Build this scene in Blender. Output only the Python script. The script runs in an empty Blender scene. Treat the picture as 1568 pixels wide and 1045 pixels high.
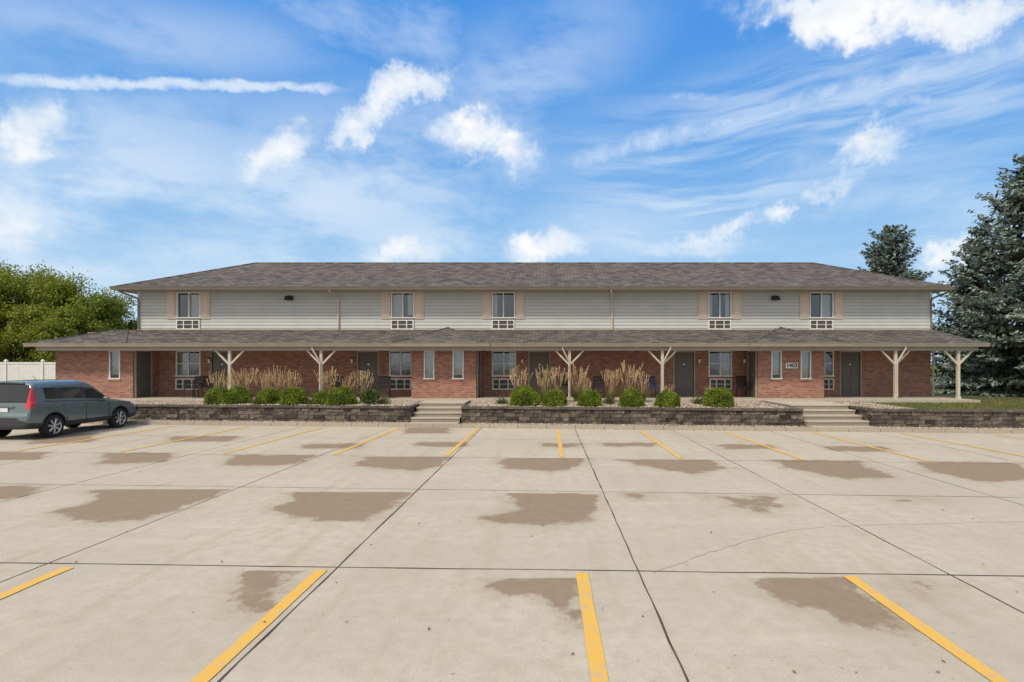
import bpy, math, random, bmesh
import numpy as np
from mathutils import Vector, Matrix
random.seed(7); R=np.random.default_rng(11)
sc=bpy.context.scene
# ---------- camera survey numbers (level camera, rising front) ----------
F=850.0; PX=837.0; PY=560.0; H=2.2
def X(u,D): return (u-PX)*D/F
def Z(v,D): return H-(v-PY)*D/F
def G(u,v):
    D=F*H/(v-PY); return ((u-PX)*D/F, D)
cam=bpy.data.cameras.new("camera"); co=bpy.data.objects.new("camera",cam); sc.collection.objects.link(co)
co.location=(0,0,H); co.rotation_euler=(math.radians(90),0,0)
cam.sensor_width=36; cam.lens=36*F/1568; cam.shift_x=-(PX-784)/1568; cam.shift_y=(PY-522.5)/1568
cam.clip_end=2000; sc.camera=co
sc.view_settings.view_transform='Standard'; sc.view_settings.look='None'; sc.view_settings.exposure=0
# ---------- node helpers ----------
def newmat(name):
    m=bpy.data.materials.new(name); m.use_nodes=True; nt=m.node_tree
    return m,nt,nt.nodes["Principled BSDF"]
def nd(nt,t,**k):
    n=nt.nodes.new(t)
    for a,b in k.items(): setattr(n,a,b)
    return n
def lk(nt,a,b): nt.links.new(a,b)
def mathn(nt,op,a,b=None,c=None,clamp=False):
    n=nt.nodes.new('ShaderNodeMath'); n.operation=op; n.use_clamp=clamp
    for i,x in enumerate([a,b,c]):
        if x is None: continue
        if isinstance(x,(int,float)): n.inputs[i].default_value=x
        else: lk(nt,x,n.inputs[i])
    return n.outputs[0]
def mixc(nt,f,a,b,mode='MIX'):
    n=nt.nodes.new('ShaderNodeMix'); n.data_type='RGBA'; n.blend_type=mode
    for i,x in ((0,f),(6,a),(7,b)):
        if isinstance(x,(int,float)): n.inputs[i].default_value=x
        elif isinstance(x,tuple): n.inputs[i].default_value=(*x[:3],1)
        else: lk(nt,x,n.inputs[i])
    return n.outputs[2]
def smooth(nt,x,a,b,o0=0.0,o1=1.0):
    n=nt.nodes.new('ShaderNodeMapRange'); n.interpolation_type='SMOOTHSTEP'
    lk(nt,x,n.inputs[0])
    for i,v in ((1,a),(2,b),(3,o0),(4,o1)): n.inputs[i].default_value=v
    return n.outputs[0]
def noise(nt,vec,scale,detail=4,rough=.55,dim='3D'):
    n=nd(nt,'ShaderNodeTexNoise'); n.noise_dimensions=dim; n.inputs['Scale'].default_value=scale; n.inputs['Detail'].default_value=detail; n.inputs['Roughness'].default_value=rough
    if vec is not None: lk(nt,vec,n.inputs['Vector'])
    return n
def mapping(nt,vec,scale=(1,1,1),rot=(0,0,0),loc=(0,0,0)):
    n=nd(nt,'ShaderNodeMapping'); lk(nt,vec,n.inputs['Vector'])
    n.inputs['Scale'].default_value=scale; n.inputs['Rotation'].default_value=rot; n.inputs['Location'].default_value=loc
    return n.outputs[0]
def simple(name,col,rough=.6,var=.12,scale=3,metal=0,bump=0,bscale=40,spec=.5):
    m,nt,b=newmat(name)
    tc=nd(nt,'ShaderNodeTexCoord').outputs['Object']
    n=noise(nt,tc,scale,4)
    f=smooth(nt,n.outputs[0],.3,.7)
    c=mixc(nt,f,tuple(x*(1-var) for x in col),tuple(min(1,x*(1+var)) for x in col))
    lk(nt,c,b.inputs['Base Color']); b.inputs['Roughness'].default_value=rough; b.inputs['Metallic'].default_value=metal
    b.inputs['Specular IOR Level'].default_value=spec
    if bump:
        n2=noise(nt,tc,bscale,4); bp=nd(nt,'ShaderNodeBump'); bp.inputs['Strength'].default_value=bump; bp.inputs['Distance'].default_value=.02
        lk(nt,n2.outputs[0],bp.inputs['Height']); lk(nt,bp.outputs[0],b.inputs['Normal'])
    return m
def leafmat(name,dark,light,rough=.55,trans=.25):
    m,nt,b=newmat(name)
    g=nd(nt,'ShaderNodeNewGeometry'); tc=nd(nt,'ShaderNodeTexCoord').outputs['Object']
    n=noise(nt,tc,1.3,2)
    f=mathn(nt,'ADD',mathn(nt,'MULTIPLY',g.outputs['Random Per Island'],.6),mathn(nt,'MULTIPLY',smooth(nt,n.outputs[0],.35,.65),.4))
    c=mixc(nt,f,dark,light); lk(nt,c,b.inputs['Base Color']); b.inputs['Roughness'].default_value=rough
    b.inputs['Specular IOR Level'].default_value=.25
    t=nd(nt,'ShaderNodeBsdfTranslucent'); lk(nt,c,t.inputs[0])
    mx=nd(nt,'ShaderNodeMixShader'); mx.inputs[0].default_value=trans
    lk(nt,b.outputs[0],mx.inputs[1]); lk(nt,t.outputs[0],mx.inputs[2]); lk(nt,mx.outputs[0],nt.nodes['Material Output'].inputs[0])
    return m
# ---------- materials ----------
def concrete(name,base,stain=False):
    m,nt,b=newmat(name)
    tc=nd(nt,'ShaderNodeTexCoord').outputs['Object']
    n1=noise(nt,tc,.35,5,.6); n2=noise(nt,tc,6,5,.65); n3=noise(nt,tc,55,3,.7)
    c=mixc(nt,smooth(nt,n1.outputs[0],.3,.7),tuple(x*.9 for x in base),tuple(x*1.07 for x in base))
    c=mixc(nt,smooth(nt,n2.outputs[0],.35,.75),c,tuple(x*.84 for x in base))
    c=mixc(nt,mathn(nt,'MULTIPLY',smooth(nt,n3.outputs[0],.35,.75),.36),c,tuple(x*.52 for x in base))
    if stain:
        mp=mapping(nt,tc,(1/3.26,1/3.5,0),(0,0,0),(2.28/3.26,-5.97/3.5,0))
        fl=nd(nt,'ShaderNodeVectorMath',operation='FLOOR'); lk(nt,mp,fl.inputs[0])
        wn=nd(nt,'ShaderNodeTexWhiteNoise'); wn.noise_dimensions='3D'; lk(nt,fl.outputs[0],wn.inputs[0])
        c=mixc(nt,mathn(nt,'MULTIPLY',wn.outputs[0],.3),c,tuple(x*.84 for x in base))
        ns=noise(nt,mapping(nt,tc,(2.2,.16,1)),1.6,4)
        c=mixc(nt,smooth(nt,ns.outputs[0],.48,.8,0,.6),c,(base[0]*.74,base[1]*.70,base[2]*.64))
        ns=noise(nt,mapping(nt,tc,(.22,1.6,1)),1.1,5)
        c=mixc(nt,smooth(nt,ns.outputs[0],.54,.8,0,.45),c,(base[0]*1.12,base[1]*1.12,base[2]*1.12))
        ns=noise(nt,tc,2.3,6,.7); c=mixc(nt,smooth(nt,ns.outputs[0],.53,.70,0,.5),c,(base[0]*.78,base[1]*.73,base[2]*.66))
        sp=noise(nt,tc,17,2); c=mixc(nt,smooth(nt,sp.outputs[0],.71,.75,0,.6),c,(.12,.09,.07))
        at=nd(nt,'ShaderNodeAttribute'); at.attribute_name='stain'
        na=noise(nt,tc,1.7,7,.72)
        nf=mathn(nt,'MULTIPLY',mathn(nt,'SUBTRACT',na.outputs[0],.5),2.0)
        s=mathn(nt,'ADD',at.outputs['Fac'],nf)
        sf=smooth(nt,s,-.04,.24)
        stc=mixc(nt,smooth(nt,n2.outputs[0],.3,.7),(.195,.135,.085),(.26,.19,.125))
        stc=mixc(nt,smooth(nt,n3.outputs[0],.35,.75,0,.3),stc,(.12,.085,.055))
        c=mixc(nt,mathn(nt,'MULTIPLY',sf,.85),c,stc)
        halo=smooth(nt,s,-.6,0.1,0,.32); c=mixc(nt,halo,c,(.32,.245,.17))
    lk(nt,c,b.inputs['Base Color']); b.inputs['Roughness'].default_value=.88; b.inputs['Specular IOR Level'].default_value=.12
    bp=nd(nt,'ShaderNodeBump'); bp.inputs['Strength'].default_value=.25; bp.inputs['Distance'].default_value=.01
    lk(nt,n3.outputs[0],bp.inputs['Height']); lk(nt,bp.outputs[0],b.inputs['Normal'])
    return m
M={}
M['lot']=concrete('lot_concrete',(.53,.465,.375),True)
M['conc']=concrete('walk_concrete',(.50,.435,.35))
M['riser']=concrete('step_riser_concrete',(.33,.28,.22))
M['curb']=concrete('curb_concrete',(.40,.34,.27))
def brickmat():
    m,nt,b=newmat('brick')
    tc=nd(nt,'ShaderNodeTexCoord').outputs['Object']
    s=nd(nt,'ShaderNodeSeparateXYZ'); lk(nt,tc,s.inputs[0])
    cb=nd(nt,'ShaderNodeCombineXYZ'); lk(nt,mathn(nt,'ADD',s.outputs[0],s.outputs[1]),cb.inputs[0]); lk(nt,s.outputs[2],cb.inputs[1])
    br=nd(nt,'ShaderNodeTexBrick'); lk(nt,cb.outputs[0],br.inputs['Vector'])
    br.inputs['Scale'].default_value=1; br.inputs['Brick Width'].default_value=.215; br.inputs['Row Height'].default_value=.076
    br.inputs['Mortar Size'].default_value=.007; br.inputs['Mortar Smooth'].default_value=.2; br.inputs['Bias'].default_value=0
    br.inputs['Color1'].default_value=(.42,.185,.12,1); br.inputs['Color2'].default_value=(.21,.08,.055,1); br.inputs['Mortar'].default_value=(.40,.32,.26,1)
    n=noise(nt,tc,1.2,4); c=mixc(nt,smooth(nt,n.outputs[0],.3,.7,0,.35),br.outputs[0],(.26,.135,.09))
    lk(nt,c,b.inputs['Base Color']); b.inputs['Roughness'].default_value=.85
    bp=nd(nt,'ShaderNodeBump'); bp.inputs['Strength'].default_value=.6; bp.inputs['Distance'].default_value=.008; bp.invert=True
    lk(nt,br.outputs[1],bp.inputs['Height']); lk(nt,bp.outputs[0],b.inputs['Normal'])
    return m
M['brick']=brickmat()
def shingle():
    m,nt,b=newmat('shingles')
    tc=nd(nt,'ShaderNodeTexCoord').outputs['Object']
    br=nd(nt,'ShaderNodeTexBrick'); lk(nt,tc,br.inputs['Vector'])
    br.inputs['Scale'].default_value=1; br.inputs['Brick Width'].default_value=.33; br.inputs['Row Height'].default_value=.17
    br.inputs['Mortar Size'].default_value=.012; br.inputs['Bias'].default_value=-.1
    br.inputs['Color1'].default_value=(.17,.15,.138,1); br.inputs['Color2'].default_value=(.05,.046,.045,1); br.inputs['Mortar'].default_value=(.025,.023,.023,1)
    n=noise(nt,tc,.8,5); c=mixc(nt,smooth(nt,n.outputs[0],.3,.7,0,.3),br.outputs[0],(.098,.088,.083))
    n=noise(nt,tc,60,2); c=mixc(nt,smooth(nt,n.outputs[0],.4,.7,0,.3),c,(.165,.147,.135))
    lk(nt,c,b.inputs['Base Color']); b.inputs['Roughness'].default_value=.95; b.inputs['Specular IOR Level'].default_value=.1
    return m
M['shingle']=shingle()
M['siding']=simple('vinyl_siding',(.50,.50,.47),.55,.04,1.5)
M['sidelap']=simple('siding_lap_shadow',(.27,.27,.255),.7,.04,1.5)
M['white']=simple('white_vinyl',(.74,.71,.66),.45,.06,5)
M['cream']=simple('cream_trim',(.54,.48,.39),.5,.06,3)
M['taupe']=simple('taupe_gutter',(.19,.155,.125),.45,.08,2)
M['fascia']=simple('tan_fascia',(.36,.30,.235),.5,.08,2)
M['shutter']=simple('shutter_tan',(.60,.48,.385),.5,.05,3)
M['door']=simple('door_paint',(.12,.105,.09),.45,.08,2)
M['soffit']=simple('soffit',(.36,.32,.27),.6,.05,2)
M['dark']=simple('dark_plastic',(.02,.02,.022),.5,.2,5)
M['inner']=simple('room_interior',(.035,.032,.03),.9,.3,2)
M['curtain']=simple('curtain_cloth',(.72,.70,.66),.9,.1,8)
M['louver']=simple('louver_grey',(.16,.15,.14),.5,.1,8)
M['bark']=simple('bark',(.10,.07,.05),.9,.3,6,bump=.6)
M['metal']=simple('brushed_metal',(.45,.43,.4),.3,.1,8,metal=1)
M['navy']=simple('navy_fabric',(.02,.05,.11),.8,.2,8)
def glass():
    m=bpy.data.materials.new('window_glass'); m.use_nodes=True; nt=m.node_tree; nt.nodes.clear()
    o=nd(nt,'ShaderNodeOutputMaterial'); t=nd(nt,'ShaderNodeBsdfTransparent'); t.inputs[0].default_value=(.62,.66,.66,1)
    g=nd(nt,'ShaderNodeBsdfGlossy'); g.inputs[0].default_value=(.85,.9,.95,1); g.inputs[1].default_value=.03
    tc=nd(nt,'ShaderNodeTexCoord').outputs['Object']; n=noise(nt,tc,2.5,2); bp=nd(nt,'ShaderNodeBump'); bp.inputs['Strength'].default_value=.08; bp.inputs['Distance'].default_value=.02
    lk(nt,n.outputs[0],bp.inputs['Height']); lk(nt,bp.outputs[0],g.inputs['Normal'])
    mx=nd(nt,'ShaderNodeMixShader'); mx.inputs[0].default_value=.14
    lk(nt,t.outputs[0],mx.inputs[1]); lk(nt,g.outputs[0],mx.inputs[2]); lk(nt,mx.outputs[0],o.inputs[0]); return m
M['glass']=glass()
def blockmat(name,ca,cb_):
    m,nt,b=newmat(name)
    g=nd(nt,'ShaderNodeNewGeometry'); tc=nd(nt,'ShaderNodeTexCoord').outputs['Object']
    c=mixc(nt,g.outputs['Random Per Island'],ca,cb_)
    n=noise(nt,tc,7,5,.7); c=mixc(nt,smooth(nt,n.outputs[0],.35,.7,0,.65),c,(.04,.034,.028))
    n4=noise(nt,tc,2,5,.7); c=mixc(nt,smooth(nt,n4.outputs[0],.52,.75,0,.6),c,(.30,.25,.19))
    lk(nt,c,b.inputs['Base Color']); b.inputs['Roughness'].default_value=.95
    bp=nd(nt,'ShaderNodeBump'); bp.inputs['Strength'].default_value=1; bp.inputs['Distance'].default_value=.04
    n2=noise(nt,tc,18,4); lk(nt,n2.outputs[0],bp.inputs['Height']); lk(nt,bp.outputs[0],b.inputs['Normal']); return m
M['block']=blockmat('wall_block',(.045,.036,.03),(.22,.175,.135))
M['capblock']=blockmat('wall_cap',(.07,.06,.05),(.15,.125,.10))
def islandmat(name,a,bb,rough=.85):
    m,nt,b=newmat(name); g=nd(nt,'ShaderNodeNewGeometry')
    lk(nt,mixc(nt,g.outputs['Random Per Island'],a,bb),b.inputs['Base Color']); b.inputs['Roughness'].default_value=rough; return m
M['rock']=islandmat('river_rock',(.18,.13,.095),(.50,.41,.33))
M['gravelbase']=simple('gravel_bed',(.27,.21,.16),.95,.4,18,bump=1)
def lawn():
    m,nt,b=newmat('lawn'); tc=nd(nt,'ShaderNodeTexCoord').outputs['Object']
    n=noise(nt,tc,.5,5); n2=noise(nt,tc,14,4,.7)
    c=mixc(nt,smooth(nt,n.outputs[0],.4,.65),(.06,.10,.022),(.20,.17,.07)); c=mixc(nt,smooth(nt,n2.outputs[0],.35,.7,0,.6),c,(.03,.05,.014))
    lk(nt,c,b.inputs['Base Color']); b.inputs['Roughness'].default_value=.95
    bp=nd(nt,'ShaderNodeBump'); bp.inputs['Distance'].default_value=.05; lk(nt,n2.outputs[0],bp.inputs['Height']); lk(nt,bp.outputs[0],b.inputs['Normal']); return m
M['lawn']=lawn()
def paint():
    m,nt,b=newmat('yellow_paint'); tc=nd(nt,'ShaderNodeTexCoord').outputs['Object']
    n=noise(nt,tc,9,6,.7); n2=noise(nt,tc,1.5,3)
    f=mathn(nt,'ADD',n.outputs[0],mathn(nt,'MULTIPLY',n2.outputs[0],.35))
    c=mixc(nt,smooth(nt,f,.68,.86,0,.8),(.70,.41,.075),(.48,.38,.25)); lk(nt,c,b.inputs['Base Color']); b.inputs['Roughness'].default_value=.75; return m
M['yellow']=paint()
M['joint']=simple('joint_sealant',(.065,.052,.04),.9,.4,3)
M['crack']=simple('crack_dirt',(.29,.23,.165),.9,.3,5)
# ---------- mesh helpers ----------
class MB:
    def __init__(s): s.v=[];s.f=[];s.m=[];s.mats=[]
    def mi(s,mat):
        mt=M[mat] if isinstance(mat,str) else mat
        if mt not in s.mats: s.mats.append(mt)
        return s.mats.index(mt)
    def poly(s,pts,mat):
        n=len(s.v); s.v+= [tuple(p) for p in pts]; s.f.append(tuple(range(n,n+len(pts)))); s.m.append(s.mi(mat))
    def box(s,x0,x1,y0,y1,z0,z1,mat):
        n=len(s.v); s.v+=[(x0,y0,z0),(x1,y0,z0),(x1,y1,z0),(x0,y1,z0),(x0,y0,z1),(x1,y0,z1),(x1,y1,z1),(x0,y1,z1)]
        for q in ((0,3,2,1),(4,5,6,7),(0,1,5,4),(1,2,6,5),(2,3,7,6),(3,0,4,7)):
            s.f.append(tuple(n+i for i in q)); s.m.append(s.mi(mat))
    def hexa(s,p,mat):
        n=len(s.v); s.v+=[tuple(q) for q in p]
        for q in ((0,3,2,1),(4,5,6,7),(0,1,5,4),(1,2,6,5),(2,3,7,6),(3,0,4,7)):
            s.f.append(tuple(n+i for i in q)); s.m.append(s.mi(mat))
    def tube(s,pts,rad,mat,n=8):
        pts=[Vector(p) for p in pts]; rad=rad if isinstance(rad,(list,tuple)) else [rad]*len(pts)
        b0=len(s.v); k=len(pts)
        for i,p in enumerate(pts):
            d=(pts[min(i+1,k-1)]-pts[max(i-1,0)]).normalized()
            a=d.cross(Vector((0,0,1))) 
            if a.length<.05: a=d.cross(Vector((0,1,0)))
            a.normalize(); c=d.cross(a)
            for j in range(n):
                t=2*math.pi*j/n+math.pi/n; s.v.append(tuple(p+(a*math.cos(t)+c*math.sin(t))*rad[i]))
        mi=s.mi(mat)
        for i in range(k-1):
            for j in range(n):
                q=b0+i*n; s.f.append((q+j,q+(j+1)%n,q+n+(j+1)%n,q+n+j)); s.m.append(mi)
        s.f.append(tuple(b0+j for j in range(n))); s.m.append(mi)
        s.f.append(tuple(b0+(k-1)*n+j for j in reversed(range(n)))); s.m.append(mi)
    def ball(s,c,r,mat,nu=10,nv=7):
        b0=len(s.v); mi=s.mi(mat)
        for i in range(nv+1):
            th=math.pi*i/nv
            for j in range(nu):
                ph=2*math.pi*j/nu; s.v.append((c[0]+r[0]*math.sin(th)*math.cos(ph),c[1]+r[1]*math.sin(th)*math.sin(ph),c[2]+r[2]*math.cos(th)))
        for i in range(nv):
            for j in range(nu): 
                s.f.append((b0+i*nu+j,b0+(i+1)*nu+j,b0+(i+1)*nu+(j+1)%nu,b0+i*nu+(j+1)%nu)); s.m.append(mi)
    def obj(s,name,parent=None,origin=None,smooth=False):
        me=bpy.data.meshes.new(name)
        o3=Vector(origin) if origin is not None else Vector((0,0,0))
        me.from_pydata([(v[0]-o3.x,v[1]-o3.y,v[2]-o3.z) for v in s.v],[],s.f)
        for m in s.mats: me.materials.append(m)
        me.polygons.foreach_set('material_index',s.m)
        if smooth: me.polygons.foreach_set('use_smooth',[True]*len(s.f))
        me.update()
        o=bpy.data.objects.new(name,me); sc.collection.objects.link(o); o.location=o3
        if parent: 
            o.parent=parent; o.matrix_parent_inverse=Matrix.Translation(-parent.location)
        return o
def empty(name,loc):
    e=bpy.data.objects.new(name,None); e.location=loc; e.empty_display_size=.5; sc.collection.objects.link(e); return e
def np_cards(c,d,L,W,flat=None):
    n=len(c); d=d/np.linalg.norm(d,axis=1,keepdims=True)
    r=R.normal(size=(n,3))
    if flat is not None: r=flat+r*.55
    s=np.cross(d,r); s/=np.linalg.norm(s,axis=1,keepdims=True)+1e-9
    L=np.broadcast_to(np.asarray(L,float).reshape(-1,1),(n,1)); W=np.broadcast_to(np.asarray(W,float).reshape(-1,1),(n,1))
    v=np.stack([c-d*L/2,c+s*W/2,c+d*L/2,c-s*W/2],axis=1).reshape(-1,3)
    return v,np.arange(4*n).reshape(-1,4)
def np_obj(name,parts,mats,loc=(0,0,0)):
    vs=[];fs=[];ms=[];o=0
    for v,f,mi in parts:
        vs.append(v); fs+= (f+o).tolist(); ms+=[mi]*len(f); o+=len(v)
    me=bpy.data.meshes.new(name); me.from_pydata(np.concatenate(vs).tolist(),[],fs)
    for m in mats: me.materials.append(M[m])
    me.polygons.foreach_set('material_index',ms); me.update()
    ob=bpy.data.objects.new(name,me); ob.location=loc; sc.collection.objects.link(ob); return ob
# ---------- world ----------
w=bpy.data.worlds.new("World"); sc.world=w; w.use_nodes=True; nt=w.node_tree
bg=nt.nodes['Background']
SUN_EL=math.radians(50); SUN_AZ=math.radians(212)
sd=Vector((math.sin(SUN_AZ)*math.cos(SUN_EL),math.cos(SUN_AZ)*math.cos(SUN_EL),math.sin(SUN_EL)))
sky=nd(nt,'ShaderNodeTexSky'); sky.sky_type='NISHITA'; sky.sun_disc=False; sky.sun_elevation=SUN_EL; sky.sun_rotation=SUN_AZ
sky.air_density=1.0; sky.dust_density=.6; sky.ozone_density=2
tcg=nd(nt,'ShaderNodeTexCoord').outputs['Generated']
sp=nd(nt,'ShaderNodeSeparateXYZ'); lk(nt,tcg,sp.inputs[0])
az=mathn(nt,'ARCTAN2',sp.outputs[0],sp.outputs[1]); el=mathn(nt,'ARCSINE',sp.outputs[2])
cb=nd(nt,'ShaderNodeCombineXYZ'); lk(nt,az,cb.inputs[0]); lk(nt,el,cb.inputs[1]); P=cb.outputs[0]
def warp(P,scale,amt,detail=4,rough=.6):
    n=noise(nt,P,scale,detail,rough,'2D'); a=nd(nt,'ShaderNodeVectorMath',operation='SUBTRACT'); lk(nt,n.outputs['Color'],a.inputs[0]); a.inputs[1].default_value=(.5,.5,.5)
    b=nd(nt,'ShaderNodeVectorMath',operation='MULTIPLY_ADD'); lk(nt,a.outputs[0],b.inputs[0]); b.inputs[1].default_value=(amt,amt,0); lk(nt,P,b.inputs[2]); return b.outputs[0]
Pw=warp(P,8,.13,5,.65); Pf=warp(P,2.6,.06,2)
def ae(u,v):
    a=(u-PX)/F; b=(PY-v)/F; return math.atan(a), math.atan(b/math.sqrt(1+a*a))
def jac(u,v,ang):
    c,s=math.cos(math.radians(ang)),math.sin(math.radians(ang))
    A,E=ae(u,v); A1,E1=ae(u+c,v-s); A2,E2=ae(u-s,v-c)
    return A,E,math.atan2(E1-E,A1-A),math.hypot(A1-A,E1-E),abs((A1-A)*(E2-E)-(A2-A)*(E1-E))/math.hypot(A1-A,E1-E)
def blob(src,u,v,a,b,ang,amp=1.0):
    A,E,t,ka,kb=jac(u,v,ang)
    s=nd(nt,'ShaderNodeVectorMath',operation='SUBTRACT'); lk(nt,src,s.inputs[0]); s.inputs[1].default_value=(A,E,0)
    m=mapping(nt,s.outputs[0],(1,1,1),(0,0,-t))
    q=nd(nt,'ShaderNodeVectorMath',operation='MULTIPLY'); lk(nt,m,q.inputs[0]); q.inputs[1].default_value=(1/(a*ka),1/(b*kb),0)
    l=nd(nt,'ShaderNodeVectorMath',operation='LENGTH'); lk(nt,q.outputs[0],l.inputs[0])
    return smooth(nt,l.outputs['Value'],1.35,0,0,amp)
def dirv(u,v): return Vector(((u-PX)/F,1,(PY-v)/F)).normalized()
wn=noise(nt,tcg,20,4,.65); ws=nd(nt,'ShaderNodeVectorMath',operation='SUBTRACT'); lk(nt,wn.outputs['Color'],ws.inputs[0]); ws.inputs[1].default_value=(.5,.5,.5)
wa=nd(nt,'ShaderNodeVectorMath',operation='MULTIPLY_ADD'); lk(nt,ws.outputs[0],wa.inputs[0]); wa.inputs[1].default_value=(.028,.028,.028); lk(nt,tcg,wa.inputs[2])
def trail(p,q,wd,a0,a1,amp):   # great circle contrail between two directions
    n=dirv(*p).cross(dirv(*q)).normalized()
    d=nd(nt,'ShaderNodeVectorMath',operation='DOT_PRODUCT'); lk(nt,wa.outputs[0],d.inputs[0]); d.inputs[1].default_value=n
    t=smooth(nt,mathn(nt,'ABSOLUTE',d.outputs['Value']),wd/F,0,0,amp)
    x0=math.atan((a0-PX)/F); x1=math.atan((a1-PX)/F)
    return mathn(nt,'MULTIPLY',t,mathn(nt,'MULTIPLY',smooth(nt,az,x0-.05,x0+.12),smooth(nt,az,x1+.05,x1-.12)))
def mx(l):
    r=l[0]
    for x in l[1:]: r=mathn(nt,'MAXIMUM',r,x)
    return r
cum=[(40,205,85,75,60,.9),(585,165,120,42,38,.98),(645,125,82,42,20,1.05),(425,235,85,46,12,.88),(740,222,110,46,-8,1.0),(725,205,60,36,0,1),
     (1300,15,210,60,0,1.1),(1430,28,230,64,-3,1.1),(1345,222,110,36,30,.85),(1268,285,62,28,30,.8),(1120,350,80,30,30,.75),(1190,318,44,26,30,.75),
     (630,390,115,32,3,.95),(835,380,90,36,12,.9),(1450,402,70,40,10,.95),(20,345,110,70,-10,.85),(1080,380,150,24,0,.7)]
cm=mx([blob(Pw,*c) for c in cum])
fb=noise(nt,mapping(nt,P,(1,1.4,1)),9,6,.64,'2D')
d=mathn(nt,'ADD',cm,mathn(nt,'MULTIPLY',mathn(nt,'SUBTRACT',fb.outputs[0],.5),1.7))
dens=mathn(nt,'MULTIPLY',smooth(nt,d,.05,1.15),smooth(nt,cm,.02,.55))
str1=noise(nt,mapping(nt,Pf,(1.1,11,1),(0,0,-math.radians(4))),2.4,5,.58,'2D')
str2=noise(nt,mapping(nt,Pf,(1.6,4,1),(0,0,-math.radians(20))),2.4,6,.6,'2D')
reg1=mx([blob(P,1250,190,560,120,14,1),blob(P,1050,320,360,110,20,.95),blob(P,1400,320,300,120,0,.5)])
reg2=mx([blob(P,130,310,520,230,0,1),blob(P,480,310,460,170,10,.9),blob(P,230,60,420,70,-5,.5),blob(P,760,150,300,110,30,.6),blob(P,700,360,500,80,0,.8)])
c1=mathn(nt,'MULTIPLY',smooth(nt,str1.outputs[0],.34,.68),reg1)
c2=mathn(nt,'MULTIPLY',smooth(nt,str2.outputs[0],.25,.62),reg2)
cont=mx([trail((0,125),(520,136),12,-100,560,1.0),trail((1000,150),(1568,155),14,960,1700,.55),trail((880,245),(1568,72),34,820,1750,.65),trail((900,350),(1150,290),18,880,1200,.5)])
cn=noise(nt,P,30,4,.65,'2D'); c3=mathn(nt,'MULTIPLY',smooth(nt,mathn(nt,'MULTIPLY',cont,mathn(nt,'ADD',cn.outputs[0],.35)),.08,.95),.75)
gen=noise(nt,mapping(nt,Pf,(1,2.2,1)),3.0,6,.6,'2D'); c4=mathn(nt,'MULTIPLY',smooth(nt,gen.outputs[0],.48,.8),.4)
thin=mx([mathn(nt,'MULTIPLY',c1,.62),mathn(nt,'MULTIPLY',c2,.72),c3,c4])
tot=mathn(nt,'SUBTRACT',1,mathn(nt,'MULTIPLY',mathn(nt,'SUBTRACT',1,thin),mathn(nt,'SUBTRACT',1,dens)))
gr=mixc(nt,smooth(nt,el,.08,.60),(2.9,5.9,9.3),(.66,3.3,8.8))
base=mixc(nt,.82,sky.outputs[0],gr)
haze=smooth(nt,el,-.02,.30,.65,0)
base=mixc(nt,haze,base,(5.9,7.5,9.0))
# veil above the view and glow around the sun, added to whiten the light
base=mixc(nt,smooth(nt,el,.66,1.05,0,.8),base,(6.6,6.8,6.9))
sdn=nd(nt,'ShaderNodeVectorMath',operation='DOT_PRODUCT'); lk(nt,tcg,sdn.inputs[0]); sdn.inputs[1].default_value=sd
base=mixc(nt,smooth(nt,sdn.outputs['Value'],.05,.95,0,.9),base,(9.5,8.9,8.0))
shade=smooth(nt,noise(nt,mapping(nt,P,(1,1.6,1),(0,0,0),(.0,.03,0)),8,4,.55,'2D').outputs[0],.35,.65)
ccol=mixc(nt,shade,(8.0,8.7,9.5),(10,10,10))
ccol=mixc(nt,dens,(8.2,9.1,10),ccol)
fin=mixc(nt,tot,base,ccol)
lk(nt,fin,bg.inputs[0]); bg.inputs[1].default_value=.1
sl=bpy.data.lights.new("sun","SUN"); sl.energy=3.0; sl.angle=math.radians(9); sl.color=(1,.93,.82)
so=bpy.data.objects.new("sun",sl); sc.collection.objects.link(so)
so.rotation_euler=(-sd).to_track_quat('-Z','Y').to_euler(); so.location=sd*60
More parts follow.
